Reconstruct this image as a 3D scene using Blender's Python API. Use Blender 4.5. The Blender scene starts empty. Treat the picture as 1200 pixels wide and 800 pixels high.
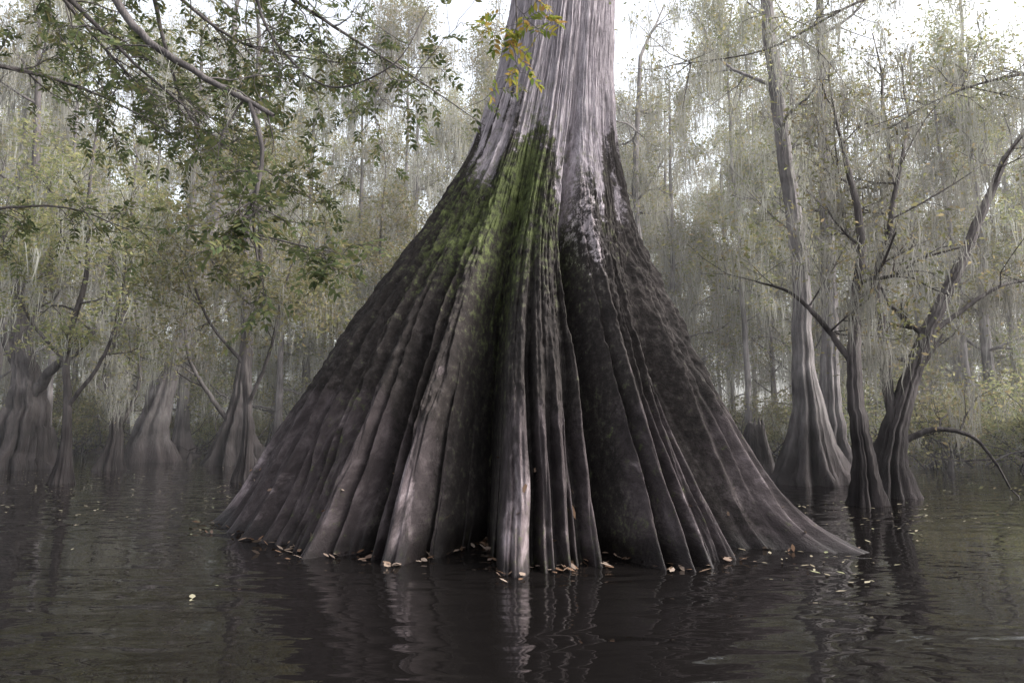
import bpy, math, random
import numpy as np
from mathutils import Vector
rng = np.random.default_rng(7)
random.seed(7)
S = bpy.context.scene
COL = S.collection

# ---------------------------------------------------------------- mesh accumulator
class Acc:
    def __init__(s): s.v=[]; s.f=[]; s.m=[]; s.n=0
    def add(s, v, f, mat=0):
        v=np.asarray(v,dtype=np.float32).reshape(-1,3); f=np.asarray(f,dtype=np.int32)
        s.v.append(v); s.f.append(f+s.n); s.m.append(np.full(len(f),mat,dtype=np.int32)); s.n+=len(v)
    def mesh(s, name, mats, smooth=True):
        me=bpy.data.meshes.new(name)
        V=np.concatenate(s.v)
        loops=np.concatenate([f.ravel() for f in s.f])
        tot=np.concatenate([np.full(len(f),f.shape[1],dtype=np.int32) for f in s.f])
        st=np.concatenate([[0],np.cumsum(tot)[:-1]]).astype(np.int32)
        me.vertices.add(len(V)); me.vertices.foreach_set('co',V.ravel())
        me.loops.add(len(loops)); me.loops.foreach_set('vertex_index',loops.astype(np.int32))
        me.polygons.add(len(tot)); me.polygons.foreach_set('loop_start',st)
        try: me.polygons.foreach_set('loop_total',tot)
        except Exception: pass
        me.polygons.foreach_set('material_index',np.concatenate(s.m))
        me.polygons.foreach_set('use_smooth',np.full(len(tot),smooth,dtype=bool))
        for m in mats: me.materials.append(m)
        me.update(calc_edges=True)
        return me

def obj(name, me, loc=(0,0,0), rot=0, sc=1, parent=None):
    o=bpy.data.objects.new(name,me); COL.objects.link(o)
    o.location=loc; o.rotation_euler=(0,0,rot); o.scale=(sc,sc,sc) if not hasattr(sc,'__len__') else sc
    if parent: o.parent=parent
    return o

def smooth(a,b,x):
    t=np.clip((x-a)/(b-a),0,1); return t*t*(3-2*t)

def vnoise(u, v, nu, seed=0, nv=256):
    """2-D value noise; u periodic with period nu cells, v in cells"""
    g=np.random.default_rng(seed).random((nu,nv))
    u=np.mod(u,nu); iu=np.floor(u).astype(int); fu=u-iu; iu%=nu; iu1=(iu+1)%nu
    v=np.mod(v,nv); iv=np.floor(v).astype(int); fv=v-iv; iv%=nv; iv1=(iv+1)%nv
    fu=fu*fu*(3-2*fu); fv=fv*fv*(3-2*fv)
    return ((g[iu,iv]*(1-fu)+g[iu1,iv]*fu)*(1-fv)+(g[iu,iv1]*(1-fu)+g[iu1,iv1]*fu)*fv)*2-1

# ---------------------------------------------------------------- materials
def newmat(name):
    m=bpy.data.materials.new(name); m.use_nodes=True
    nt=m.node_tree; nt.nodes.clear()
    return m, nt, nt.nodes, nt.links
def N(nodes,t,**k):
    n=nodes.new(t)
    for a,b in k.items():
        if a=='inp':
            for i,val in b.items(): n.inputs[i].default_value=val
        else: setattr(n,a,b)
    return n
def ramp(nodes, stops):
    r=nodes.new('ShaderNodeValToRGB'); e=r.color_ramp.elements
    while len(e)<len(stops): e.new(0.5)
    for el,(p,c) in zip(e,stops):
        el.position=p; el.color=(c[0],c[1],c[2],1) if hasattr(c,'__len__') else (c,c,c,1)
    return r

def leaf_mat(name, cols, transl=0.35):
    m,nt,n,l=newmat(name)
    out=N(n,'ShaderNodeOutputMaterial'); g=N(n,'ShaderNodeNewGeometry')
    oi=N(n,'ShaderNodeObjectInfo')
    r=ramp(n,[(i/(len(cols)-1),c) for i,c in enumerate(cols)])
    l.new(g.outputs['Random Per Island'],r.inputs[0])
    hs=N(n,'ShaderNodeHueSaturation'); l.new(r.outputs[0],hs.inputs['Color'])
    mr=N(n,'ShaderNodeMapRange',inp={3:0.75,4:1.25}); l.new(oi.outputs['Random'],mr.inputs[0]); l.new(mr.outputs[0],hs.inputs['Value'])
    mr2=N(n,'ShaderNodeMapRange',inp={3:0.48,4:0.515}); l.new(oi.outputs['Random'],mr2.inputs[0]); l.new(mr2.outputs[0],hs.inputs['Hue'])
    d=N(n,'ShaderNodeBsdfDiffuse'); t=N(n,'ShaderNodeBsdfTranslucent'); mx=N(n,'ShaderNodeMixShader',inp={0:transl})
    l.new(hs.outputs[0],d.inputs[0]); l.new(hs.outputs[0],t.inputs[0])
    l.new(d.outputs[0],mx.inputs[1]); l.new(t.outputs[0],mx.inputs[2]); l.new(mx.outputs[0],out.inputs[0])
    return m
M_leaf=leaf_mat('distant_leaf',[(0.15,0.17,0.085),(0.22,0.23,0.11),(0.31,0.295,0.145),(0.35,0.29,0.17)],0.5)  # leaf greens made paler, with distance haze put into the colour
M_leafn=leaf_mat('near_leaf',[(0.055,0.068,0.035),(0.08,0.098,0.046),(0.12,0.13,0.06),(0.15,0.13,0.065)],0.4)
M_leafy=leaf_mat('yellow_leaf',[(0.08,0.12,0.03),(0.17,0.18,0.04),(0.27,0.22,0.05),(0.24,0.13,0.05)],0.45)
M_moss=leaf_mat('spanish_moss',[(0.28,0.275,0.235),(0.36,0.35,0.31),(0.44,0.43,0.39)],0.35)
M_dead=leaf_mat('dead_leaf',[(0.09,0.055,0.035),(0.18,0.12,0.08),(0.26,0.21,0.17),(0.13,0.09,0.07)],0.1)
M_speck=leaf_mat('floating_bits',[(0.12,0.10,0.07),(0.26,0.23,0.17),(0.16,0.17,0.10)],0.0)

def bark_mat(name, a, b, sc=1.0, rough=0.9, low=(0.05,0.042,0.042), lowz=2.5):
    m,nt,n,l=newmat(name)
    out=N(n,'ShaderNodeOutputMaterial'); p=N(n,'ShaderNodeBsdfPrincipled',inp={'Roughness':rough})
    p.inputs['Specular IOR Level'].default_value=0.2
    tc=N(n,'ShaderNodeTexCoord'); mp=N(n,'ShaderNodeMapping',inp={'Scale':(9*sc,9*sc,1.2*sc)})
    l.new(tc.outputs['Object'],mp.inputs[0])
    no=N(n,'ShaderNodeTexNoise',inp={'Scale':1.0,'Detail':6,'Roughness':0.65}); l.new(mp.outputs[0],no.inputs['Vector'])
    r=ramp(n,[(0.3,a),(0.7,b)]); l.new(no.outputs[0],r.inputs[0])
    sx=N(n,'ShaderNodeSeparateXYZ'); l.new(tc.outputs['Object'],sx.inputs[0])
    mr=N(n,'ShaderNodeMapRange',inp={1:0.3,2:lowz}); l.new(sx.outputs[2],mr.inputs[0])
    mx=N(n,'ShaderNodeMixRGB'); l.new(mr.outputs[0],mx.inputs[0]); mx.inputs[1].default_value=(*low,1); l.new(r.outputs[0],mx.inputs[2])
    n2=N(n,'ShaderNodeTexNoise',inp={'Scale':1.3,'Detail':3}); l.new(tc.outputs['Object'],n2.inputs['Vector'])
    r2=ramp(n,[(0.35,0.5),(0.65,1.2)]); l.new(n2.outputs[0],r2.inputs[0])
    mu=N(n,'ShaderNodeMixRGB',blend_type='MULTIPLY',inp={0:1.0}); l.new(mx.outputs[0],mu.inputs[1]); l.new(r2.outputs[0],mu.inputs[2])
    l.new(mu.outputs[0],p.inputs['Base Color'])
    bp=N(n,'ShaderNodeBump',inp={'Strength':1.0,'Distance':0.07}); l.new(no.outputs[0],bp.inputs['Height']); l.new(bp.outputs[0],p.inputs['Normal'])
    l.new(p.outputs[0],out.inputs[0]); return m
M_bark=bark_mat('cypress_bark',(0.10,0.09,0.09),(0.30,0.275,0.27))
M_barkd=bark_mat('dark_bark',(0.045,0.039,0.039),(0.16,0.142,0.138),low=(0.038,0.032,0.032))
M_twig=bark_mat('twig_bark',(0.06,0.052,0.052),(0.17,0.152,0.148),lowz=0.4)

# ---------------------------------------------------------------- tubes, leaves, moss
def tube(acc, pts, rad, ns=6, mat=0, flute=None):
    pts=np.asarray(pts,dtype=float); rad=np.asarray(rad,dtype=float); n=len(pts)
    tan=np.gradient(pts,axis=0); tan/=np.linalg.norm(tan,axis=1)[:,None]+1e-9
    ref=np.array([1.0,0.13,0.07]) if abs(tan[0][0])<0.8 else np.array([0.1,1.0,0.05])
    u=ref[None]-(tan@ref)[:,None]*tan; u/=np.linalg.norm(u,axis=1)[:,None]+1e-9
    w=np.cross(tan,u)
    th=np.linspace(0,2*np.pi,ns,endpoint=False)
    R=rad[:,None]*np.ones(ns)[None]
    if flute is not None: R=R*flute(th,pts[:,2])
    v=pts[:,None]+R[...,None]*(np.cos(th)[None,:,None]*u[:,None]+np.sin(th)[None,:,None]*w[:,None])
    i=np.arange(n-1)[:,None]*ns; j=np.arange(ns)[None]; j1=(j+1)%ns
    f=np.stack([i+j,i+j1,i+ns+j1,i+ns+j],-1).reshape(-1,4)
    acc.add(v.reshape(-1,3),f,mat)

def unit(a): return a/(np.linalg.norm(a,axis=-1,keepdims=True)+1e-9)

def leaves(acc, c, size, mat, droop=0.3, aspect=0.42):
    c=np.asarray(c,dtype=float); n=len(c)
    if n==0: return
    d=rng.normal(size=(n,3)); d[:,2]=d[:,2]*0.5-droop; d=unit(d)
    s=unit(np.cross(d,rng.normal(size=(n,3))))
    L=(size*rng.uniform(0.6,1.4,n))[:,None]
    nor=np.cross(d,s)*L*0.12
    v=np.stack([c, c+d*L*0.5+s*L*aspect*0.5+nor, c+d*L, c+d*L*0.5-s*L*aspect*0.5+nor],1)
    acc.add(v.reshape(-1,3), np.arange(4*n).reshape(n,4), mat)

def moss(acc, anchors, per=14, L=(0.4,1.6), spread=0.16, width=0.02, mat=2, K=4):
    a=np.asarray(anchors,dtype=float)
    if len(a)==0: return
    n=len(a)*per
    Lc=np.repeat(rng.uniform(L[0],L[1],len(a))*rng.uniform(0.5,1,len(a)),per)
    base=np.repeat(a,per,0)+rng.normal(size=(n,3))*spread*np.array([1,1,0.5])
    ln=Lc*rng.uniform(0.25,1.0,n)
    ang=rng.uniform(0,np.pi,n); s=np.stack([np.cos(ang),np.sin(ang),0*ang],1)
    w=(width*rng.uniform(0.5,1.6,n))[:,None]
    cen=np.repeat(a,per,0)
    rows=[]
    off=rng.normal(size=(n,3))*0.03*np.array([1,1,0]); 
    for k in range(K):
        t=k/(K-1)
        p=base*(1-0.5*t)+ (cen*np.array([1,1,0])+base*np.array([0,0,1]))*0.5*t
        p=p+off*math.sin(t*5)*1.0+rng.normal(size=(n,3))*0.02*np.array([1,1,0]); p[:,2]-=ln*t
        ww=w*(0.5+1.2*t*(1-t)*2)*(1-t*0.8)
        rows.append(np.stack([p-s*ww,p+s*ww],1))
    v=np.stack(rows,1) # n,K,2,3
    b=np.arange(n)[:,None]*(2*K)+np.arange(K-1)[None]*2
    f=np.stack([b,b+1,b+3,b+2],-1).reshape(-1,4)
    acc.add(v.reshape(-1,3),f,mat)

def wander(p,d,length,nseg,wig,up):
    pts=[np.array(p,dtype=float)]; d=unit(np.array(d,dtype=float)); st=length/nseg
    for i in range(nseg):
        d=unit(d+rng.normal(size=3)*wig+np.array([0,0,up])); pts.append(pts[-1]+d*st)
    return np.array(pts),d

def branch(acc, p, d, length, r, depth, tips, mids, wig=0.22, up=0.05, mat=0, nchild=(3,5)):
    nseg=max(3,int(length/0.45)) if depth>0 else 3
    pts,_=wander(p,d,length,nseg,wig,up)
    rad=np.linspace(r,r*0.35,len(pts))
    tube(acc,pts,rad,6 if r>0.04 else 3,mat)
    for q in pts[1:]: mids.append(q)
    if depth==0:
        tips.append(pts[-1]); tips.append(pts[-2]); return
    for k in range(random.randint(*nchild)):
        t=random.uniform(0.3,1.0); i=min(int(t*(len(pts)-1)),len(pts)-2)
        dd=unit(pts[i+1]-pts[i]); side=unit(np.cross(dd,rng.normal(size=3)))
        nd=unit(dd*random.uniform(0.4,0.9)+side*random.uniform(0.6,1.0)+np.array([0,0,0.1]))
        branch(acc,pts[i],nd,length*random.uniform(0.4,0.65),rad[i]*0.6,depth-1,tips,mids,wig,up*0.5,mat,nchild)

def flutef(k,amp,h,ph):
    def f(th,z):
        a=amp*(0.10+np.exp(-np.maximum(z,0)/h))[:,None]
        tw=th[None]+0.10*np.sin(z*1.3+ph)[:,None]
        lob=np.abs(np.cos(tw*k/2+ph))*1.1-0.7+0.30*np.cos(tw*(k+3)+ph*2)+0.25*np.sin(tw*2+ph*3)
        lob=lob+0.28*rng.normal(size=(1,len(th)))+0.04*rng.normal(size=(len(z),len(th)))
        return 1+a*lob
    return f

# ---------------------------------------------------------------- forest prototypes
def forest_tree(name,H=16,lean=0.1,n1=14,leafn=14,leafs=0.15,mossn=0.5,r0=0.28,crown0=0.25):
    acc=Acc(); nz=26
    z=np.concatenate([np.linspace(-0.3,2.5,12),np.linspace(3,H,nz-12)])
    x=np.cumsum(rng.normal(size=nz))*0.05*lean*10*0.8; y=np.cumsum(rng.normal(size=nz))*0.06
    x[:12]=x[11]; y[:12]=y[11]
    pts=np.stack([x-x[0],y-y[0],z],1)
    rad=r0*(1-z/H*0.8)+r0*1.5*np.exp(-np.maximum(z,0)/0.7)
    tube(acc,pts,rad,30,0,flutef(9,0.40,1.5,random.random()*6))
    tips=[];mids=[]
    for k in range(n1):
        t=random.uniform(crown0,1.0)**0.9; zz=t*H; i=int(np.argmin(abs(z-zz)))
        a=random.uniform(0,2*math.pi)
        L=random.uniform(0.6,1.2)*(3.8*(1-0.42*t))
        branch(acc,pts[i],(math.cos(a),math.sin(a),random.uniform(0.0,0.8)),L,rad[i]*0.35,2,tips,mids)
    tips=np.array(tips); mids=np.array(mids)
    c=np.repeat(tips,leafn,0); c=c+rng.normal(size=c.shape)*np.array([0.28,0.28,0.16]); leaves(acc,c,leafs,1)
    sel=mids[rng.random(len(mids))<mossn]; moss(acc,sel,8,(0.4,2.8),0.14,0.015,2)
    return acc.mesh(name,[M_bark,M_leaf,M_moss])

protos=[forest_tree('forest_tree_%d'%i,H=random.uniform(14,21),lean=0.1,n1=random.randint(22,28),
        leafn=[12,8,13,4,11,12][i],mossn=[0.25,0.45,0.2,0.55,0.35,0.3][i],r0=random.uniform(0.13,0.24),crown0=[0.08,0.15,0.08,0.15,0.06,0.2][i]) for i in range(6)]

def shrub(name,H,leafn):
    acc=Acc(); tips=[];mids=[]
    for k in range(9):
        a=random.uniform(0,6.28)
        branch(acc,(rng.normal()*0.25,rng.normal()*0.25,-0.1),(math.cos(a)*0.5,math.sin(a)*0.5,1),H*random.uniform(0.5,0.8),0.03,2,tips,mids,0.25,0.05)
    tips=np.array(tips);mids=np.array(mids)
    c=np.repeat(tips,leafn,0); c=c+rng.normal(size=c.shape)*0.22; leaves(acc,c,0.11,1)
    moss(acc,mids[rng.random(len(mids))<0.12],8,(0.2,0.7),0.08,0.012,2)
    return acc.mesh(name,[M_barkd,M_leaf,M_moss])
shrubs=[shrub('understory_shrub_%d'%i,random.uniform(2.5,4.5),[11,8,4][i]) for i in range(3)]

def shore(x): # distance (y) of the shoreline
    return 31-9*smooth(4,15,x)+3*np.sin(x*0.23)+1.3*np.sin(x*0.71+1)

forest=bpy.data.objects.new('distant_forest',None); COL.objects.link(forest)
k=0
for ring,(y0,y1,cnt,s0,s1) in enumerate([(23,32,20,.8,1.1),(32,46,38,.9,1.25),(46,68,38,1.1,1.5),(68,95,20,1.3,1.8)]):
    for j in range(cnt):
        y=random.uniform(y0,y1); w=0.85*y+8
        x=-w+2*w*(j+random.uniform(0.1,0.9))/cnt
        if ring==0 and -13<x<-6: y+=8
        if ring==0 and 4<x<14: y+=5
        obj('forest_tree_%03d'%k,protos[random.randrange(6)],(x,y,0),random.uniform(0,6.28),random.uniform(s0,s1),forest); k+=1
under=bpy.data.objects.new('understory_shrubs',None); COL.objects.link(under)
for j in range(200):
    x=random.uniform(-60,60); y=float(shore(np.array(x)))+random.uniform(-1,1)+abs(random.gauss(0,13))
    if j>165: x=random.uniform(9,26); y=float(shore(np.array(x)))+random.uniform(-1.5,3)
    if abs(x)>0.85*y+6: continue
    obj('shrub_%03d'%j,shrubs[random.randrange(3)],(x,y,0.05),random.uniform(0,6.28),random.uniform(0.6,1.3),under)

# ---------------------------------------------------------------- hand-placed mid-ground trees
def spline(pts,n):
    pts=np.array(pts,dtype=float); d=np.concatenate([[0],np.cumsum(np.linalg.norm(np.diff(pts[:,:3],axis=0),axis=1))])
    t=np.linspace(0,d[-1],n); out=np.zeros((n,pts.shape[1]))
    m=np.gradient(pts,d,axis=0)
    for i,tt in enumerate(t):
        k=min(np.searchsorted(d,tt,side='right')-1,len(pts)-2); h=d[k+1]-d[k]; s=(tt-d[k])/h
        out[i]=(2*s**3-3*s**2+1)*pts[k]+(s**3-2*s**2+s)*h*m[k]+(-2*s**3+3*s**2)*pts[k+1]+(s**3-s**2)*h*m[k+1]
    return out
def hand_tree(name, loc, stems, flare=(2.0,0.8), k=7, sub=6, leafn=8, mossn=0.35, mat=None, leafs=0.1, sublen=1.6, leafm=None):
    """stems: list of lists of (x,y,z,r) relative to loc; flare on the stem starting near z<0.3"""
    acc=Acc();tips=[];mids=[]
    for st in stems:
        sp=spline(st,max(14,len(st)*9)); P=sp[:,:3].copy(); R=np.maximum(sp[:,3],0.012)
        ground=st[0][2]<0.3
        P[2:,:2]+=rng.normal(size=(len(P)-2,2))*R[2:,None]*(0.07 if ground else 0.15)
        if ground:
            R=R+st[0][3]*flare[0]*np.exp(-np.maximum(P[:,2],0)/flare[1])
            tube(acc,P,R,60,0,flutef(k,0.5,flare[1]*2.4,random.random()*6))
        else: tube(acc,P,R,8,0)
        for _ in range(sub):
            i=random.randint(len(P)//3,len(P)-1)
            if P[i,2]<1.2: continue
            a=random.uniform(0,6.28)
            branch(acc,P[i],(math.cos(a),math.sin(a),random.uniform(0,0.9)),sublen*random.uniform(0.5,1.2),min(R[i]*0.5,0.05),2,tips,mids)
        branch(acc,P[-1],P[-1]-P[-2],sublen,R[-1]*0.9,2,tips,mids)
    tips=np.array(tips);mids=np.array(mids)
    c=np.repeat(tips,leafn,0); c=c+rng.normal(size=c.shape)*0.2; leaves(acc,c,leafs,1)
    moss(acc,mids[rng.random(len(mids))<mossn],10,(0.3,1.6),0.1,0.009,2)
    return obj(name,acc.mesh(name,[mat or M_bark,leafm or M_leaf,M_moss]),loc)

# right cluster
hand_tree('bald_cypress_tree',(5.9,11.6,0),[
 [(0,0,-0.4,0.13),(0,0,0.6,0.12),(-0.08,0,1.8,0.11),(0.1,0.2,3.2,0.09),(0.35,0.3,4.6,0.07),(0.2,0.5,6.6,0.04)],
 [(0.05,0.1,2.2,0.06),(-0.5,0.3,3.2,0.045),(-0.9,0.5,3.7,0.03),(-1.5,0.5,3.9,0.015)],
 [(0.1,0.2,3.2,0.06),(0.7,0.3,4.2,0.05),(1.0,0.3,5.4,0.04),(1.5,0.5,7.0,0.025)]],(1.2,0.6),k=6,sub=5,leafn=3,mossn=0.2,mat=M_barkd)
hand_tree('bald_cypress_tree',(7.2,13,0),[
 [(-0.2,0,-0.4,0.17),(-0.1,0,0.8,0.15),(0.2,0,1.7,0.14),(0.75,0,3.0,0.12),(1.5,0,4.4,0.10),(2.6,0,6.6,0.06)],
 [(0,0,1.2,0.11),(0.05,0.2,2.6,0.09),(0.0,0.2,4.2,0.075),(0.4,0.2,5.6,0.06),(0.4,0.3,8.0,0.04)],
 [(0.75,0,3.0,0.06),(1.5,0.1,3.5,0.045),(2.3,0.1,4.0,0.035),(3.2,0.1,4.2,0.02)],
 [(0.1,0,1.0,0.07),(0.7,-0.2,1.25,0.05),(1.3,-0.3,1.1,0.035),(1.7,-0.3,0.6,0.025)],
 [(0.0,0.2,4.0,0.06),(-0.6,0.1,5.2,0.045),(-0.7,0.1,6.6,0.03)]],(1.5,0.7),k=8,sub=5,leafn=3,mossn=0.2,mat=M_barkd)
hand_tree('bald_cypress_tree',(6.9,16,0),[
 [(0,0,-0.4,0.26),(0,0,1.2,0.24),(-0.05,0,2.6,0.21),(0.0,0,5.0,0.19),(-0.25,0,8,0.17),(-0.5,0,12,0.14),(-0.6,0,16,0.08)]],(2.1,0.9),k=9,sub=11,leafn=6,mossn=0.45,sublen=2.6)
hand_tree('bald_cypress_tree',(8.6,18.5,0),[
 [(0,0,-0.4,0.24),(0,0,2.0,0.22),(0.15,0,5.0,0.2),(0.2,0,9,0.16),(0.4,0,15,0.08)]],(1.6,0.9),k=8,sub=11,leafn=6,mossn=0.45,sublen=2.6)
# left
hand_tree('bald_cypress_tree',(-15.2,21.5,0),[
 [(-0.2,0,-0.4,0.46),(-0.1,0,0.9,0.44),(0,0,2.2,0.36),(-0.3,0,3.6,0.24),(-0.6,0,5.2,0.18),(-0.4,0,9,0.13),(-0.7,0,14,0.07)],
 [(0.0,0,2.0,0.2),(0.9,-0.3,3.1,0.14),(1.7,-0.5,3.6,0.11),(2.4,-0.5,4.6,0.08),(2.5,-0.5,6.4,0.05)],
 [(-0.1,0,2.6,0.18),(-1.0,-0.3,4.8,0.12),(-1.3,-0.3,6.2,0.09),(-0.6,-0.3,8.4,0.05)],
 [(0.1,-0.1,2.4,0.14),(0.3,-0.6,4.4,0.09),(0.9,-0.8,5.8,0.07),(0.8,-0.8,7.6,0.04)]],(1.3,1.2),k=9,sub=6,leafn=6,mossn=0.3,sublen=2.2,mat=M_barkd)
hand_tree('bald_cypress_tree',(-13.6,26,0),[
 [(0,0,-0.4,0.38),(0,0,1.2,0.36),(0.5,0,3.2,0.32),(1.2,0,5.6,0.3),(1.7,0,8.5,0.26),(2.2,0,13,0.18),(2.3,0,18,0.1)]],(1.7,1.0),k=9,sub=8,leafn=6,mossn=0.45,sublen=2.6)
hand_tree('bald_cypress_tree',(-9.6,24,0),[
 [(0,0,-0.4,0.3),(0,0,0.9,0.28),(0.1,0,2.2,0.24),(0.2,0,4,0.19),(0.0,0,7,0.16),(0.2,0,11,0.12),(0.1,0,16,0.07)],
 [(0.1,0,1.0,0.10),(-0.7,-0.4,2.2,0.08),(-1.5,-0.6,3.6,0.06),(-1.8,-0.6,5.2,0.04)]],(2.1,1.0),k=9,sub=8,leafn=6,mossn=0.4,sublen=2.4,mat=M_barkd)
hand_tree('bald_cypress_tree',(-12.2,21,0),[
 [(0,0,-0.4,0.13),(0.1,0,1.4,0.12),(-0.3,0,3,0.10),(0.2,0,5.2,0.08),(0.1,0,9,0.05)],
 [(0.05,0,1.0,0.08),(0.7,0,2.4,0.06),(0.6,0,4.2,0.04)]],(1.6,0.6),k=6,sub=6,leafn=5,mossn=0.35,sublen=1.8,mat=M_barkd)
hand_tree('bald_cypress_tree',(4.6,24,0),[
 [(0,0,-0.4,0.2),(0,0,2,0.18),(0.2,0,5,0.15),(-0.1,0,9,0.12),(0.2,0,15,0.07)]],(2.0,0.9),k=8,sub=11,leafn=8,mossn=0.4,sublen=2.6)
# leafy slender trees standing in the water on the left
for (x,y,hh) in ((-6.4,16.5,0),(-10.4,16,.4),(-4.2,21,.2)):
    hand_tree('swamp_ash_tree',(x,y,0),[
     [(0,0,-0.4,0.10),(0.05,0,1.5,0.085),(-0.1,0,3.2,0.07),(0.15,0.1,4.8,0.055),(0.0,0.2,7,0.04),(.1,.2,9,.025)],
     [(0,0,1.7,0.05),(0.6+hh,-0.3,3.0,0.04),(0.9+hh,-0.3,4.6,0.025),(1.3,-.3,6,.015)],
     [(-.1,0,2.8,0.05),(-0.9,-0.2,3.8,0.035),(-1.5,-0.4,5.4,0.02)]],(1.4,0.5),k=6,sub=7,leafn=14,mossn=0.12,mat=M_barkd,leafs=.11,sublen=1.7)
# broken stump
acc=Acc(); sp=spline([(0,0,-0.4,0.3),(0.02,0,0.5,0.27),(-0.03,0,1.0,0.26),(0,0,1.35,0.2)],24)
tube(acc,sp[:,:3],sp[:,3]+0.25*np.exp(-np.maximum(sp[:,2],0)/0.4),36,0,lambda th,z:(1+0.12*np.cos(th*5)[None]+0.08*np.sin(th*9)[None])*np.ones(len(z))[:,None]+rng.normal(size=(len(z),len(th)))*.03)
for a in range(9):
    an=a/9*6.28; tube(acc,[(0.17*math.cos(an),0.17*math.sin(an),1.2),(0.17*math.cos(an),0.17*math.sin(an),1.35),(0.16*math.cos(an),0.16*math.sin(an),1.42+.12*random.random())],[0.07,0.05,0.01],6,0)
obj('broken_cypress_stump',acc.mesh('stump',[M_barkd]),(6.1,17.2,0))
# cypress knees and drift wood
acc=Acc()
for j in range(50):
    x=random.uniform(-22,24); y=float(shore(np.array(x)))-random.uniform(-2,4)
    h=random.uniform(0.15,0.5); tube(acc,[(x,y,-0.5),(x,y,0),(x+0.03,y,h*0.7),(x+0.04,y,h)],[0.16,0.11,0.06,0.015],8,0)
obj('cypress_knees',acc.mesh('knees',[M_barkd]))
acc=Acc()
for j in range(110):
    x=random.choice([random.uniform(8,22),random.uniform(-24,-8)]); y=float(shore(np.array(x)))-random.uniform(-1,3)
    a=random.uniform(0,6.28); p,_=wander((x,y,random.uniform(0,0.4)),(math.cos(a),math.sin(a)*0.5,0.3),random.uniform(1.5,4),9,0.25,-0.03)
    tube(acc,p,np.linspace(0.035,0.008,len(p)),5,0)
obj('fallen_branches',acc.mesh('fallen_branches',[M_barkd]))

# ---------------------------------------------------------------- the great cypress
D=math.pi/180
NF,NB=2000,200
th=np.concatenate([np.linspace(160,385,NF,endpoint=False),np.linspace(385,520,NB,endpoint=False)])*D
zz=np.concatenate([np.linspace(-0.6,0.0,14,endpoint=False),np.linspace(0,5.6,380,endpoint=False),np.linspace(5.6,9.5,150,endpoint=False),np.linspace(9.5,18,70)])
TH,Z=np.meshgrid(th,zz); A=np.mod(TH/D,360); U=A/360
def wrapd(a,b): return np.mod(a-b+180,360)-180
env_a=[0,30,90,150,174,190,210,241,249,256,268,283,293,302,312,320,329,342,360]
env_r=[3.4,3.3,3.4,3.5,3.92,3.65,3.25,3.2,3.25,3.1,3.25,3.15,3.65,3.65,3.5,3.5,3.75,3.5,3.4]
aa=np.arange(0,360,0.5); ee=np.interp(aa,env_a,env_r); kk=np.exp(-(np.arange(-20,21)/6.)**2); kk/=kk.sum()
ee=np.convolve(np.concatenate([ee[-20:],ee,ee[:20]]),kk,'valid')
zl=np.linspace(-0.6,18,1000); ql=np.interp(zl,[-0.6,0,1.3,2.55,3.85,5.2,6.45,7.8,18],[1.05,1,0.79,0.55,0.285,0.09,0.01,0,0])
g=np.exp(-(np.arange(-40,41)/13.)**2); g/=g.sum(); ql=np.convolve(np.pad(ql,40,mode='edge'),g,'valid'); q=np.interp(Z,zl,ql)
rt=np.interp(Z,[0,6,8,12,18],[0.88,0.87,0.79,0.66,0.5])
drift=(vnoise(U*9,Z*0.45,9,3)*2.2+vnoise(U*20,Z*0.9,20,4)*1.2+vnoise(U*45,Z*1.6,45,5)*0.6)*(0.5+0.5*smooth(0,1.5,Z))
Aw=A+drift
B=np.interp(np.mod(Aw,360),np.append(aa,360),np.append(ee,ee[0]))
# deep re-entrants between the buttress lobes: (angle, depth, half width deg, height)
grooves=[(260.5,1.55,5.6,1.05),(289.6,1.6,2.6,1.40),(317.5,1.0,5.0,0.9),(239.5,0.75,2.6,1.0),(228,0.42,1.9,1.1),(218,0.62,2.6,1.0),(208,0.42,1.8,1),(199,0.45,2.3,1),(190,0.34,2.0,1),(183,.25,1.5,1),(223,.28,1.1,.8),(212.5,.24,1.0,.7),(203.5,.2,.9,.7),(234,.3,1.0,.7),
 (245.3,0.55,1.3,.8),(252.4,0.5,1.1,.75),(274.0,0.45,0.9,0.8),(278.0,.3,0.9,.6),(283.0,.4,1.2,.8),(295.5,0.55,1.1,.9),(299.8,0.45,1.0,.8),(303.8,0.65,1.3,.9),(308.0,.45,1.1,.8),(311.5,.28,.9,.7),(336,0.45,4,1),(350,0.3,4,1),(5,.4,6,1),(25,.5,7,1),(50,.5,7,1),(75,.5,6,1),(100,.5,7,1),(125,.5,7,1),(150,.45,6,1),(168,.2,3,1),(324.0,.38,1.2,.7),(327.2,.18,.8,.6),(332,.2,1.1,.6)]
G=np.zeros_like(A)
for a0,dp,w,hh in grooves:
    da=wrapd(Aw,a0); ww=w*(1+0.35*smooth(0,4,Z))
    zf=1-smooth(1.1*hh,5.4*hh,Z)*0.90
    G=np.maximum(G,dp*np.exp(-np.abs(da/ww)**2.6)*zf)+0.13*min(dp,1.0)*np.exp(-np.abs(da/(ww*2))**2)*zf
lower=1-smooth(3.5,6.5,Z)
def ribs(freq,fz,seed):
    n=vnoise(U*freq+drift*freq/360,Z*fz,freq,seed); return np.sqrt(np.abs(n)+0.004)
m1=ribs(56,0.18,11); m2=ribs(130,0.35,12); m2b=ribs(260,0.6,19); m3=vnoise(U*420,Z*1.0,420,13); m4=vnoise(U*700,Z*2.6,700,14,512); m5=vnoise(U*950,Z*30,950,15,1024)
m6=vnoise(U*520,Z*16,520,16,1024); m8=vnoise(U*260,Z*7,260,27,512)
ampv=0.6+0.4*vnoise(U*12,Z*0.5,12,18)
scale=(rt+(B-rt)*q)
rr=scale - G*(0.22+0.78*q)*0.90
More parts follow.
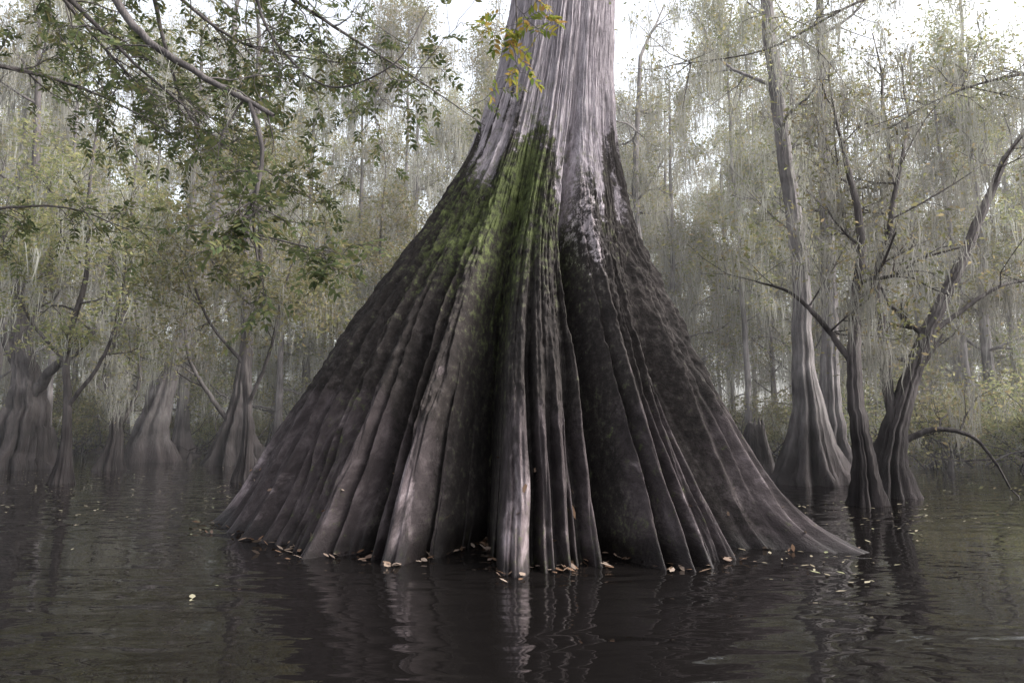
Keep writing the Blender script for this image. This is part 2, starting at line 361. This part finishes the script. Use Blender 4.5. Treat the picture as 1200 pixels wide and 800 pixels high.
rr+= (m1-0.6)*(0.26*q*lower+0.05)*ampv
rr+= (m2-0.6)*(0.130*q+0.032)
rr+= (m2b-0.6)*(0.050*q+0.020)
rr+= m3*(0.010*q+0.010)+m4*(0.006*q+0.010)
Zn=Z+0.6*vnoise(U*40,Z*1.5,40,21)+0.4*vnoise(U*120,Z*2.5,120,28)
rough_zone=smooth(1.0,2.1,Zn)*(1-smooth(4.0,5.4,Zn))
rr+= (m6*0.013+m5*0.007+m8*0.016)*rough_zone+m6*.003+m8*.006
toe=np.exp(-np.maximum(Z+0.02,0)/0.20)
rr+= toe*(0.22*(m1-0.45)+0.04+0.09*(m2-.5)) 
da=wrapd(Aw,329.5)
rr+= 0.45*np.exp(-(da/3.6)**2)*np.exp(-np.maximum(Z,0)/0.26)
cx=np.interp(Z,[-0.6,1.3,2.5,3.7,5.2,6.45,7.8,12,18],[0,0,0.05,0.20,0.46,0.64,0.80,1.0,1.0]); cy=9.6+np.interp(Z,[0,4,8,18],[0,0.1,0.3,0.6])
X=cx+rr*np.cos(TH); Y=cy+rr*np.sin(TH)
nt_,nz_=len(th),len(zz)
i=np.arange(nz_-1)[:,None]*nt_; j=np.arange(nt_)[None]; j1=(j+1)%nt_
F=np.stack([i+j,i+j1,i+nt_+j1,i+nt_+j],-1).reshape(-1,4)
# ---- trunk material
m,nt,n,l=newmat('great_cypress_bark')
out=N(n,'ShaderNodeOutputMaterial'); p=N(n,'ShaderNodeBsdfPrincipled')
p.inputs['Specular IOR Level'].default_value=0.22
def att(nm): return N(n,'ShaderNodeAttribute',attribute_name=nm)
uv=N(n,'ShaderNodeUVMap',uv_map='grain')
def noi(sx,sy,det=5,ro=0.6,dis=0.0):
    mp=N(n,'ShaderNodeMapping',inp={'Scale':(sx,sy,1)}); l.new(uv.outputs[0],mp.inputs[0])
    t=N(n,'ShaderNodeTexNoise',inp={'Scale':1.0,'Detail':det,'Roughness':ro,'Distortion':dis}); l.new(mp.outputs[0],t.inputs['Vector']); return t
def mixc(f,a,b,bt='MIX'):
    x=N(n,'ShaderNodeMixRGB',blend_type=bt)
    if hasattr(f,'links') or hasattr(f,'node'): l.new(f,x.inputs[0])
    else: x.inputs[0].default_value=f
    for i_,c in ((1,a),(2,b)):
        if hasattr(c,'node'): l.new(c,x.inputs[i_])
        else: x.inputs[i_].default_value=(*c,1)
    return x.outputs[0]
def math_(op,a,b=None,clamp=False):
    x=N(n,'ShaderNodeMath',operation=op,use_clamp=clamp)
    for i_,c in ((0,a),(1,b)):
        if c is None: continue
        if hasattr(c,'node'): l.new(c,x.inputs[i_])
        else: x.inputs[i_].default_value=c
    return x.outputs[0]
fib=noi(230,3.0,8,0.72,0.3); fib2=noi(80,1.8,6,0.7,0.8)
obc=N(n,'ShaderNodeTexCoord')
spot=N(n,'ShaderNodeTexNoise',inp={'Scale':9.0,'Detail':8,'Roughness':0.78}); l.new(obc.outputs['Object'],spot.inputs['Vector'])
big=N(n,'ShaderNodeTexNoise',inp={'Scale':1.6,'Detail':4,'Roughness':0.6}); l.new(obc.outputs['Object'],big.inputs['Vector'])
fine=N(n,'ShaderNodeTexNoise',inp={'Scale':45.0,'Detail':5,'Roughness':0.7}); l.new(obc.outputs['Object'],fine.inputs['Vector'])
rt_=ramp(n,[(0.33,(0.13,0.112,0.12)),(0.5,(0.31,0.275,0.295)),(0.68,(0.52,0.465,0.495))]); l.new(fib.outputs[0],rt_.inputs[0])
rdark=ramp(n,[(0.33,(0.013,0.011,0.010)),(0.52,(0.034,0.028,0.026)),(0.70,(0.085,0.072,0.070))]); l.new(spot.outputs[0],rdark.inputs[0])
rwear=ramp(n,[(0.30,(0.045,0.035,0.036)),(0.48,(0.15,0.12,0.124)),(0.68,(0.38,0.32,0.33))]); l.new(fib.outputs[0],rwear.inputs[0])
rmoss=ramp(n,[(0.3,(0.028,0.034,0.012)),(0.52,(0.075,0.094,0.030)),(0.72,(0.15,0.175,0.062))]); l.new(spot.outputs[0],rmoss.inputs[0])
def mask(name,noise,amt,lo,hi):
    s_=math_('ADD',att(name).outputs['Fac'],math_('MULTIPLY',math_('SUBTRACT',noise,0.5),amt))
    mr=N(n,'ShaderNodeMapRange',interpolation_type='SMOOTHSTEP',inp={1:lo,2:hi}); l.new(s_,mr.inputs[0]); return mr.outputs[0]
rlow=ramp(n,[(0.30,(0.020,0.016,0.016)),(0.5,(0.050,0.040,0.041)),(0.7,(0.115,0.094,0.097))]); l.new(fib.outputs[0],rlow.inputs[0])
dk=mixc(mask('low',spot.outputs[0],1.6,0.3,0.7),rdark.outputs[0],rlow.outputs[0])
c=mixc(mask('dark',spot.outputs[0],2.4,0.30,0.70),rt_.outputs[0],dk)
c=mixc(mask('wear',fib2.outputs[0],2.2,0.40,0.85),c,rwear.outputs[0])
c=mixc(math_('MULTIPLY',mask('moss',spot.outputs[0],3.0,0.25,0.95),0.9),c,rmoss.outputs[0])
rl=ramp(n,[(0.35,(0.19,0.16,0.17)),(0.65,(0.50,0.44,0.46))]); l.new(fib.outputs[0],rl.inputs[0])
c=mixc(mask('lichen',spot.outputs[0],3.0,0.55,0.95),c,rl.outputs[0])
rb=ramp(n,[(0.3,0.65),(0.7,1.25)]); l.new(big.outputs[0],rb.inputs[0]); c=mixc(1.0,c,rb.outputs[0],'MULTIPLY')
wet=att('wet').outputs['Fac']
c=mixc(wet,c,mixc(1.0,c,(0.30,0.28,0.28),'MULTIPLY'))
l.new(c,p.inputs['Base Color'])
rg=N(n,'ShaderNodeMapRange',inp={3:0.85,4:0.35}); l.new(wet,rg.inputs[0]); l.new(rg.outputs[0],p.inputs['Roughness'])
b1=N(n,'ShaderNodeBump',inp={'Strength':1.0,'Distance':0.03}); l.new(fib.outputs[0],b1.inputs['Height'])
b2=N(n,'ShaderNodeBump',inp={'Strength':0.7,'Distance':0.025}); l.new(spot.outputs[0],b2.inputs['Height']); l.new(b1.outputs[0],b2.inputs['Normal'])
b3=N(n,'ShaderNodeBump',inp={'Strength':0.6,'Distance':0.008}); l.new(fine.outputs[0],b3.inputs['Height']); l.new(b2.outputs[0],b3.inputs['Normal'])
l.new(b3.outputs[0],p.inputs['Normal']); l.new(p.outputs[0],out.inputs[0])
M_great=m
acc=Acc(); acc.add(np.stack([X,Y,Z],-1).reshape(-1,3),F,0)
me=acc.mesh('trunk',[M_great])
uvl=me.uv_layers.new(name='grain')
UV=np.stack([np.tile((th/(2*math.pi))[None],(nz_,1)),Z],-1).reshape(-1,2)
UV[:,0]+=(drift/360).reshape(-1)
li=np.zeros(len(me.loops),dtype=np.int32); me.loops.foreach_get('vertex_index',li)
uvl.data.foreach_set('uv',UV[li].astype(np.float32).ravel())
def ang(a0,w): return np.exp(-(wrapd(Aw,a0)/w)**2)
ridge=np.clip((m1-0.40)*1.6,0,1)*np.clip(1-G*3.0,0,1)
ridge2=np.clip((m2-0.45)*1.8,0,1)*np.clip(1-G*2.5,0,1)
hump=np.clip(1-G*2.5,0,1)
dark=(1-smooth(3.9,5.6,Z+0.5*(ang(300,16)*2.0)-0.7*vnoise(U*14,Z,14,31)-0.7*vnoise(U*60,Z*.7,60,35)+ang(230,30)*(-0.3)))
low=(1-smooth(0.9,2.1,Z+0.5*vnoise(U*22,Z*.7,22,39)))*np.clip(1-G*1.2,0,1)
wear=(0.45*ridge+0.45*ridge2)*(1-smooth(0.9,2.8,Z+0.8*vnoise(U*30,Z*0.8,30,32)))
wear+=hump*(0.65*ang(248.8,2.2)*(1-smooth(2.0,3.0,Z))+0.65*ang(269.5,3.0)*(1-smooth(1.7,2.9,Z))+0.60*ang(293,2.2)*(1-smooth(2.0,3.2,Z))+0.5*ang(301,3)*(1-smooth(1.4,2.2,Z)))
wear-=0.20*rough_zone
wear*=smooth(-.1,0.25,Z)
mossm=np.exp(-((Z-4.1+0.7*vnoise(U*50,Z*.5,50,36))/1.40)**2)*np.clip(ang(262,21)+0.75*ang(222,28)+0.35*ang(300,18),0,1)*0.82
mossm+=0.25*np.clip(G*2.2,0,1)*np.exp(-((Z-2.8)/1.5)**2)*np.clip(ang(262,40),0,1)
mossm+=0.35*(1-smooth(1.5,5,Z))*vnoise(U*18,Z*.8,18,37)*ang(255,60)
lich=np.exp(-((Z-3.9)/1.0)**2)*ang(296,7)*0.72+0.68*ridge*np.exp(-((Z-3.0)/1.2)**2)*ang(265,34)
wet=(1-smooth(0.03,0.30,Z+0.10*vnoise(U*50,Z*2,50,33)))*0.9
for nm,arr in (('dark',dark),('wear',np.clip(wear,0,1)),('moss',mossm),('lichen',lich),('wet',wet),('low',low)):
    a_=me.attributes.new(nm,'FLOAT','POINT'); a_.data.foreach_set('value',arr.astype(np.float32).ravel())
great=bpy.data.objects.new('giant_bald_cypress_tree',None); COL.objects.link(great)
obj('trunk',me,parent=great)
acc=Acc();tips=[];mids=[]
for k in range(12):
    z0=random.uniform(11,17.5); a=random.uniform(0,6.28)
    branch(acc,(0.98+0.3*math.cos(a),10.1+0.3*math.sin(a),z0),(math.cos(a),math.sin(a),0.35),random.uniform(3,4.5),0.14,2,tips,mids)
tips=np.array(tips);mids=np.array(mids)
c_=np.repeat(tips,5,0); leaves(acc,c_+rng.normal(size=c_.shape)*0.3,0.12,1); moss(acc,mids[rng.random(len(mids))<0.3],10)
obj('crown',acc.mesh('crown',[M_bark,M_leaf,M_moss]),parent=great)

# ---------------------------------------------------------------- near broadleaf tree hanging in from the left
def pinnate(acc,P,d,L,mat,nl=4,ls=0.085):
    """compound leaf: rachis from P along d with paired leaflets"""
    d=unit(d); s=unit(np.cross(d,np.array([0,0,1.0])+rng.normal(size=3)*0.35)); up=np.cross(s,d)
    rp=[P+d*L*t-np.array([0,0,1])*L*0.35*t*t for t in np.linspace(0,1,4)]
    tube(acc,rp,[0.003,0.0025,0.002,0.0015],3,0)
    V=[];
    for k in range(nl):
        t=0.25+0.7*k/(nl-1) if nl>1 else 1; b=P+d*L*t-np.array([0,0,1])*L*0.35*t*t
        for sg in ((-1,1) if k<nl-1 else (-1,0,1)):
            dd=unit(d*(0.55 if sg else 1)+s*sg*0.85+rng.normal(size=3)*0.15-np.array([0,0,0.25])); w=unit(np.cross(dd,up)); 
            l_=ls*random.uniform(0.75,1.25); wd=l_*0.19; h=np.cross(w,dd)*wd*0.4
            V+= [b, b+dd*l_*0.3+w*wd+h, b+dd*l_*0.65+w*wd*0.85+h, b+dd*l_, b+dd*l_*0.65-w*wd*0.85+h, b+dd*l_*0.3-w*wd+h]
    n_=len(V)//6; acc.add(np.array(V),np.arange(6*n_).reshape(n_,6),mat)
def limb(acc,pts,twigs,mat=1,tl=0.7,lf=6,ls=0.085,t0=0.2,down=0.0,dens=1):
    sp=spline(pts,len(pts)*8); P=sp[:,:3]; P[1:]+=rng.normal(size=P[1:].shape)*sp[1:,3:4]*0.15; R=np.maximum(sp[:,3],0.004)
    tube(acc,P,R,10,0)
    for k in range(twigs):
        i=random.randint(int(len(P)*t0),len(P)-1)
        dd=unit(P[min(i+1,len(P)-1)]-P[max(i-1,0)]); nd=unit(dd*random.uniform(0.1,0.8)+unit(rng.normal(size=3))*0.8+np.array([0,0,-down]))
        tp,_=wander(P[i],nd,tl*random.uniform(0.5,1.3),7,0.22,-0.03)
        tube(acc,tp,np.linspace(min(R[i]*0.6,0.010),0.003,len(tp)),4,0)
        for j in range(2,len(tp)):
            if random.random()<0.55:
                sd=unit(rng.normal(size=3)); sp2,_=wander(tp[j],unit((tp[j]-tp[j-1])*3+sd),tl*0.35,3,0.2,0); tube(acc,sp2,[.004,.003,.0025,.002],3,0)
                for _ in range(max(1,lf//4)): pinnate(acc,sp2[-1],sp2[-1]-sp2[-2]+rng.normal(size=3)*0.05,random.uniform(.12,.2),mat,4,ls)
            if random.random()<lf/6.: pinnate(acc,tp[j],(tp[j]-tp[j-1])*4+rng.normal(size=3)*0.35,random.uniform(.12,.22),mat,4,ls)
acc=Acc()
tube(acc,[(-7.2,6.2,-0.6),(-7.2,6.2,0.4),(-7.1,6.2,2.5),(-7.0,6.2,5),(-6.8,6.3,8),(-6.9,6.3,11)],[0.5,0.36,0.27,0.24,0.18,0.06],16,0)
limb(acc,[(-7.0,6.2,5.2,.11),(-5.4,6,6.3,.08),(-4.3,6,6.0,.055),(-3.75,6,5.30,.038),(-3.45,6,4.92,.036),(-2.9,6,4.55,.03),(-2.2,6,4.15,.020)],5,t0=.7,lf=2)
limb(acc,[(-2.42,6,4.27,.022),(-2.28,5.95,3.85,.02),(-2.30,5.9,3.1,.014),(-2.22,5.9,2.6,.006)],12,t0=.4,tl=.6,lf=5,ls=.08)
limb(acc,[(-2.30,5.9,3.0,.010),(-1.9,5.9,2.9,.008),(-1.45,5.9,2.8,.004)],5,t0=.3,tl=.4,lf=4,ls=.08)
limb(acc,[(-5.4,6,6.3,.045),(-4.8,6.9,5.9,.03),(-4.3,7.3,5.4,.018),(-3.7,7.6,4.9,.008)],16,t0=.3,tl=.9,lf=5,ls=.075)
limb(acc,[(-7.0,6.3,4.8,.04),(-5.8,7.4,5.4,.025),(-5.2,8.0,5.4,.015),(-4.0,8.2,4.8,.006)],20,t0=.35,tl=1.0,lf=5,ls=.075)
limb(acc,[(-7.1,6.3,2.8,.03),(-6.4,8,3.9,.02),(-5.8,8.5,4.1,.012),(-4.9,8.5,3.8,.005)],12,t0=.5,tl=.7,lf=5,ls=.075)
limb(acc,[(-6.9,6.3,6.2,.06),(-5,7,7.0,.04),(-3,7.2,6.4,.025),(-1.9,7.2,5.7,.016),(-1.0,7.2,5.1,.01),(-0.3,7.2,4.6,.004)],24,t0=.4,tl=.9,lf=4,ls=.075)
limb(acc,[(-3,7.2,6.4,.02),(-2.6,7.1,5.5,.015),(-2.0,7.1,5.0,.011),(-1.3,7.0,5.2,.008),(-.9,7,5.9,.005)],13,t0=.2,tl=.8,lf=4,ls=.075)
limb(acc,[(-5,7,7.0,.04),(-4.6,8,7.0,.028),(-3.6,8.6,6.4,.018),(-2.8,8.8,6.3,.012),(-1.6,8.8,6.2,.006)],26,t0=.3,tl=1.0,lf=5,ls=.08)
limb(acc,[(-4.6,8,7.0,.03),(-4.6,8.6,6.2,.024),(-4.4,8.9,5.5,.016),(-3.4,9,4.8,.011),(-2.6,9,4.3,.005)],22,t0=.3,tl=.9,lf=5,ls=.08)
limb(acc,[(-7,6.3,7.2,.05),(-6.5,8,7.6,.035),(-6.1,9,7.0,.025),(-5.6,9.4,6.4,.015),(-5.0,9.5,5.9,.006)],26,t0=.3,tl=1.2,lf=6,ls=.085)
limb(acc,[(-6.9,6.3,6.8,.08),(-4.5,5.9,7.2,.06),(-2.2,5.8,6.9,.04),(-.7,5.8,6.2,.02),(0.0,5.9,5.5,.010),(0.05,6.0,5.05,.004)],10,mat=3,t0=.8,tl=.5,lf=5)
an=[(-3.2,6,4.75),(-2.6,6,4.4),(-4.0,8.2,4.6),(-2.0,7.2,5.7),(-1.5,7.2,5.4),(-2.3,7.1,5.2),(-5,6,5.6),(-1.0,7.2,5.1),(-2.6,7.1,5.5),(-5.4,8.4,3.9),(-3.4,9,4.8),(-2.8,8.8,6.3)]
moss(acc,np.array(an),12,(0.25,0.8),0.05,0.004,2)
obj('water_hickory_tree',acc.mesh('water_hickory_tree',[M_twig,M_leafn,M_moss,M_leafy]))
# slender hanging limb on the upper right
acc=Acc(); tips=[];mids=[]
tube(acc,[(9.2,9,-0.6),(9.2,9,0.4),(9.3,9,3),(9.1,9,6),(9.2,9,9),(9.0,9,12)],[.5,.33,.24,.2,.15,.05],16,0)
for st in ([(9.1,9,6.5,.06),(7.2,9,7.4,.035),(5.0,8.8,7.2,.02),(3.4,8.8,6.4,.012),(2.2,8.8,6.2,.005)],[(9.2,9,5.5,.05),(7.6,9,6.2,.03),(6.4,9,6.0,.016),(5.5,9,5.6,.006)]):
    sp=spline(st,30); tube(acc,sp[:,:3],sp[:,3],8,0)
    for k in range(18):
        i_=random.randint(10,29); a=random.uniform(0,6.28)
        branch(acc,sp[i_,:3],(math.cos(a),math.sin(a)*0.6,random.uniform(-.5,.4)),random.uniform(.5,1.2),.01,1,tips,mids)
tips=np.array(tips);mids=np.array(mids); c_=np.repeat(tips,7,0)
leaves(acc,c_+rng.normal(size=c_.shape)*.10,.06,1); moss(acc,mids[rng.random(len(mids))<0.45],10,(.3,1.2),.06,.005,2)
obj('cypress_tree',acc.mesh('cypress_tree',[M_twig,M_leaf,M_moss]))

# ---------------------------------------------------------------- leaf litter round the roots and floating bits
def flat_leaves(acc,xy,z,size,mat,tilt=0.15):
    n_=len(xy); a=rng.uniform(0,6.28,n_); L=(size*rng.uniform(.6,1.4,n_))[:,None]; 
    d_=np.stack([np.cos(a),np.sin(a),rng.normal(size=n_)*tilt],1); s_=np.stack([-np.sin(a),np.cos(a),rng.normal(size=n_)*tilt],1)
    c0=np.column_stack([xy,z]); w=L*rng.uniform(.15,.28,n_)[:,None]; up=np.array([0,0,1])*L*.10
    v=np.stack([c0-d_*L*.5,c0-d_*L*.15+s_*w+up*.7,c0+d_*L*.2+s_*w*.8+up,c0+d_*L*.5+up*1.2,c0+d_*L*.2-s_*w*.8+up,c0-d_*L*.15-s_*w+up*.7],1)
    acc.add(v.reshape(-1,3),np.arange(6*n_).reshape(n_,6),mat)
iz=int(np.argmin(abs(zz-0.02))); wx=X[iz];wy=Y[iz]
acc=Acc()
nl_=900
idx=rng.integers(0,NF,nl_); off=np.abs(rng.normal(size=nl_))*0.12+0.02
dx=wx[idx]; dy=wy[idx]-9.6; r_=np.hypot(dx,dy)
keep=(rng.random(nl_)<np.clip(1.6-r_/2.7,0.06,1))&(dy<0)
px=dx/r_*(r_+off); py=9.6+dy/r_*(r_+off)
flat_leaves(acc,np.column_stack([px,py])[keep],np.full(keep.sum(),0.012)+rng.random(keep.sum())*.02,0.09,0,.3)
ti=rng.integers(0,NF,90); zi=rng.integers(16,80,90)
flat_leaves(acc,np.column_stack([X[zi,ti]+0.02*np.cos(th[ti]),Y[zi,ti]+0.02*np.sin(th[ti])]),Z[zi,ti]+0.01,0.065,0,0.6)
obj('fallen_leaves',acc.mesh('fallen_leaves',[M_dead]))
acc=Acc(); n_=7500
yy=5+34*rng.random(n_)**1.2; xx=rng.uniform(-1,1,n_)*(0.8*yy+3)
cl=vnoise(xx*0.5+200,yy*0.35,512,41)+0.6*vnoise(xx*1.7+100,yy*1.2,512,42)
kp=(cl>0.05)&(np.abs(xx)>2.4)
flat_leaves(acc,np.column_stack([xx,yy])[kp],np.full(kp.sum(),0.006),0.07,0,0.03)
obj('floating_leaves',acc.mesh('floating_leaves',[M_speck]))

# ---------------------------------------------------------------- water
m,nt,n,l=newmat('swamp_water')
out=N(n,'ShaderNodeOutputMaterial'); p=N(n,'ShaderNodeBsdfPrincipled',inp={'Base Color':(0.006,0.0052,0.005,1),'Roughness':0.01,'IOR':1.40})
tc=N(n,'ShaderNodeTexCoord')
mp=N(n,'ShaderNodeMapping',inp={'Scale':(0.7,1.7,1)}); l.new(tc.outputs['Object'],mp.inputs[0])
a=N(n,'ShaderNodeTexNoise',inp={'Scale':1.6,'Detail':1,'Roughness':0.4,'Distortion':0.6}); l.new(mp.outputs[0],a.inputs['Vector'])
b=N(n,'ShaderNodeTexNoise',inp={'Scale':6.0,'Detail':1,'Roughness':0.4,'Distortion':0.3}); l.new(mp.outputs[0],b.inputs['Vector'])
# calm patches and rippled patches
c3=N(n,'ShaderNodeTexNoise',inp={'Scale':0.22,'Detail':1}); l.new(tc.outputs['Object'],c3.inputs['Vector'])
st=N(n,'ShaderNodeMapRange',inp={1:0.38,2:0.62,3:0.25,4:0.95}); l.new(c3.outputs[0],st.inputs[0])
b1=N(n,'ShaderNodeBump',inp={'Strength':0.5,'Distance':0.05}); l.new(a.outputs[0],b1.inputs['Height']); l.new(st.outputs[0],b1.inputs['Strength'])
b2=N(n,'ShaderNodeBump',inp={'Strength':0.35,'Distance':0.008}); l.new(b.outputs[0],b2.inputs['Height']); l.new(b1.outputs[0],b2.inputs['Normal']); l.new(st.outputs[0],b2.inputs['Strength'])
l.new(b2.outputs[0],p.inputs['Normal']); l.new(p.outputs[0],out.inputs[0])
acc=Acc(); acc.add([(-300,-60,0),(300,-60,0),(300,400,0),(-300,400,0)],[(0,1,2,3)]); obj('water',acc.mesh('water',[m]))

# ---------------------------------------------------------------- ground
gx=np.concatenate([np.linspace(-300,-62,14),np.linspace(-60,60,160),np.linspace(62,300,14)]); gy=np.concatenate([np.linspace(-60,8,8),np.linspace(10,80,120),np.linspace(85,400,20)])
GX,GY=np.meshgrid(gx,gy); sh=shore(GX)
gz=-0.9+1.20*smooth(-7,7,GY-sh)+0.22*vnoise(GX*0.5+300,GY*0.5+50,512,51)+0.10*vnoise(GX*1.3+300,GY*1.3+50,512,52)+0.9*smooth(10,50,GY-sh)
a_,b_=len(gx),len(gy); i=np.arange(b_-1)[:,None]*a_; j=np.arange(a_-1)[None]
m,nt,n,l=newmat('forest_floor')
out=N(n,'ShaderNodeOutputMaterial'); p=N(n,'ShaderNodeBsdfPrincipled',inp={'Roughness':0.95}); tc=N(n,'ShaderNodeTexCoord')
t1=N(n,'ShaderNodeTexNoise',inp={'Scale':3.0,'Detail':8,'Roughness':0.7}); l.new(tc.outputs['Object'],t1.inputs['Vector'])
r=ramp(n,[(0.35,(0.018,0.014,0.012)),(0.55,(0.055,0.043,0.034)),(0.7,(0.12,0.10,0.07))]); l.new(t1.outputs[0],r.inputs[0]); l.new(r.outputs[0],p.inputs['Base Color'])
bb=N(n,'ShaderNodeBump',inp={'Distance':0.1}); l.new(t1.outputs[0],bb.inputs['Height']); l.new(bb.outputs[0],p.inputs['Normal']); l.new(p.outputs[0],out.inputs[0])
acc=Acc(); acc.add(np.stack([GX,GY,gz],-1).reshape(-1,3),np.stack([i+j,i+j+1,i+j+1+a_,i+j+a_],-1).reshape(-1,4)); obj('ground',acc.mesh('ground',[m]))

# ---------------------------------------------------------------- thin morning mist between the trees
m,nt,n,l=newmat('morning_mist')
out=N(n,'ShaderNodeOutputMaterial'); v=N(n,'ShaderNodeVolumeScatter',inp={'Color':(0.98,0.97,0.98,1),'Density':0.0030,'Anisotropy':0.2}); l.new(v.outputs[0],out.inputs['Volume'])
bx=np.array([(x,y,z) for z in (0.03,22) for y in (11.0,110) for x in (-100,100)],dtype=float)
acc=Acc(); acc.add(bx,[(0,2,3,1),(4,5,7,6),(0,1,5,4),(2,6,7,3),(0,4,6,2),(1,3,7,5)]); obj('mist',acc.mesh('mist',[m],False))

# ---------------------------------------------------------------- sky, sun
el=math.radians(42); SA=math.radians(96)   # sun azimuth clockwise from +Y
w=bpy.data.worlds.new('World'); S.world=w; w.use_nodes=True; nt=w.node_tree; nt.nodes.clear(); n=nt.nodes; l=nt.links
out=n.new('ShaderNodeOutputWorld'); bg=n.new('ShaderNodeBackground'); sk=n.new('ShaderNodeTexSky'); sk.sky_type='NISHITA'; sk.sun_disc=False
sk.sun_elevation=el; sk.sun_rotation=SA; sk.dust_density=5; sk.air_density=1.0
hs=n.new('ShaderNodeHueSaturation'); hs.inputs['Saturation'].default_value=0.26; hs.inputs['Value'].default_value=3.4
l.new(sk.outputs[0],hs.inputs['Color']); l.new(hs.outputs[0],bg.inputs[0]); bg.inputs[1].default_value=0.15; l.new(bg.outputs[0],out.inputs[0])
sun=bpy.data.lights.new('sun','SUN'); sun.energy=1.5; sun.angle=math.radians(12); sun.color=(1,0.95,0.92)
so=bpy.data.objects.new('sun',sun); COL.objects.link(so)
dv=Vector((math.sin(SA)*math.cos(el),math.cos(SA)*math.cos(el),math.sin(el)))
so.rotation_euler=dv.to_track_quat('Z','Y').to_euler()

cam=bpy.data.cameras.new('camera'); cam.lens=24; cam.sensor_width=36; cam.clip_end=1000
co=bpy.data.objects.new('camera',cam); COL.objects.link(co); co.location=(0,0,1.3); co.rotation_euler=(math.radians(97.1),0,0)
S.camera=co
S.view_settings.view_transform='Standard'; S.view_settings.look='None'; S.view_settings.exposure=0
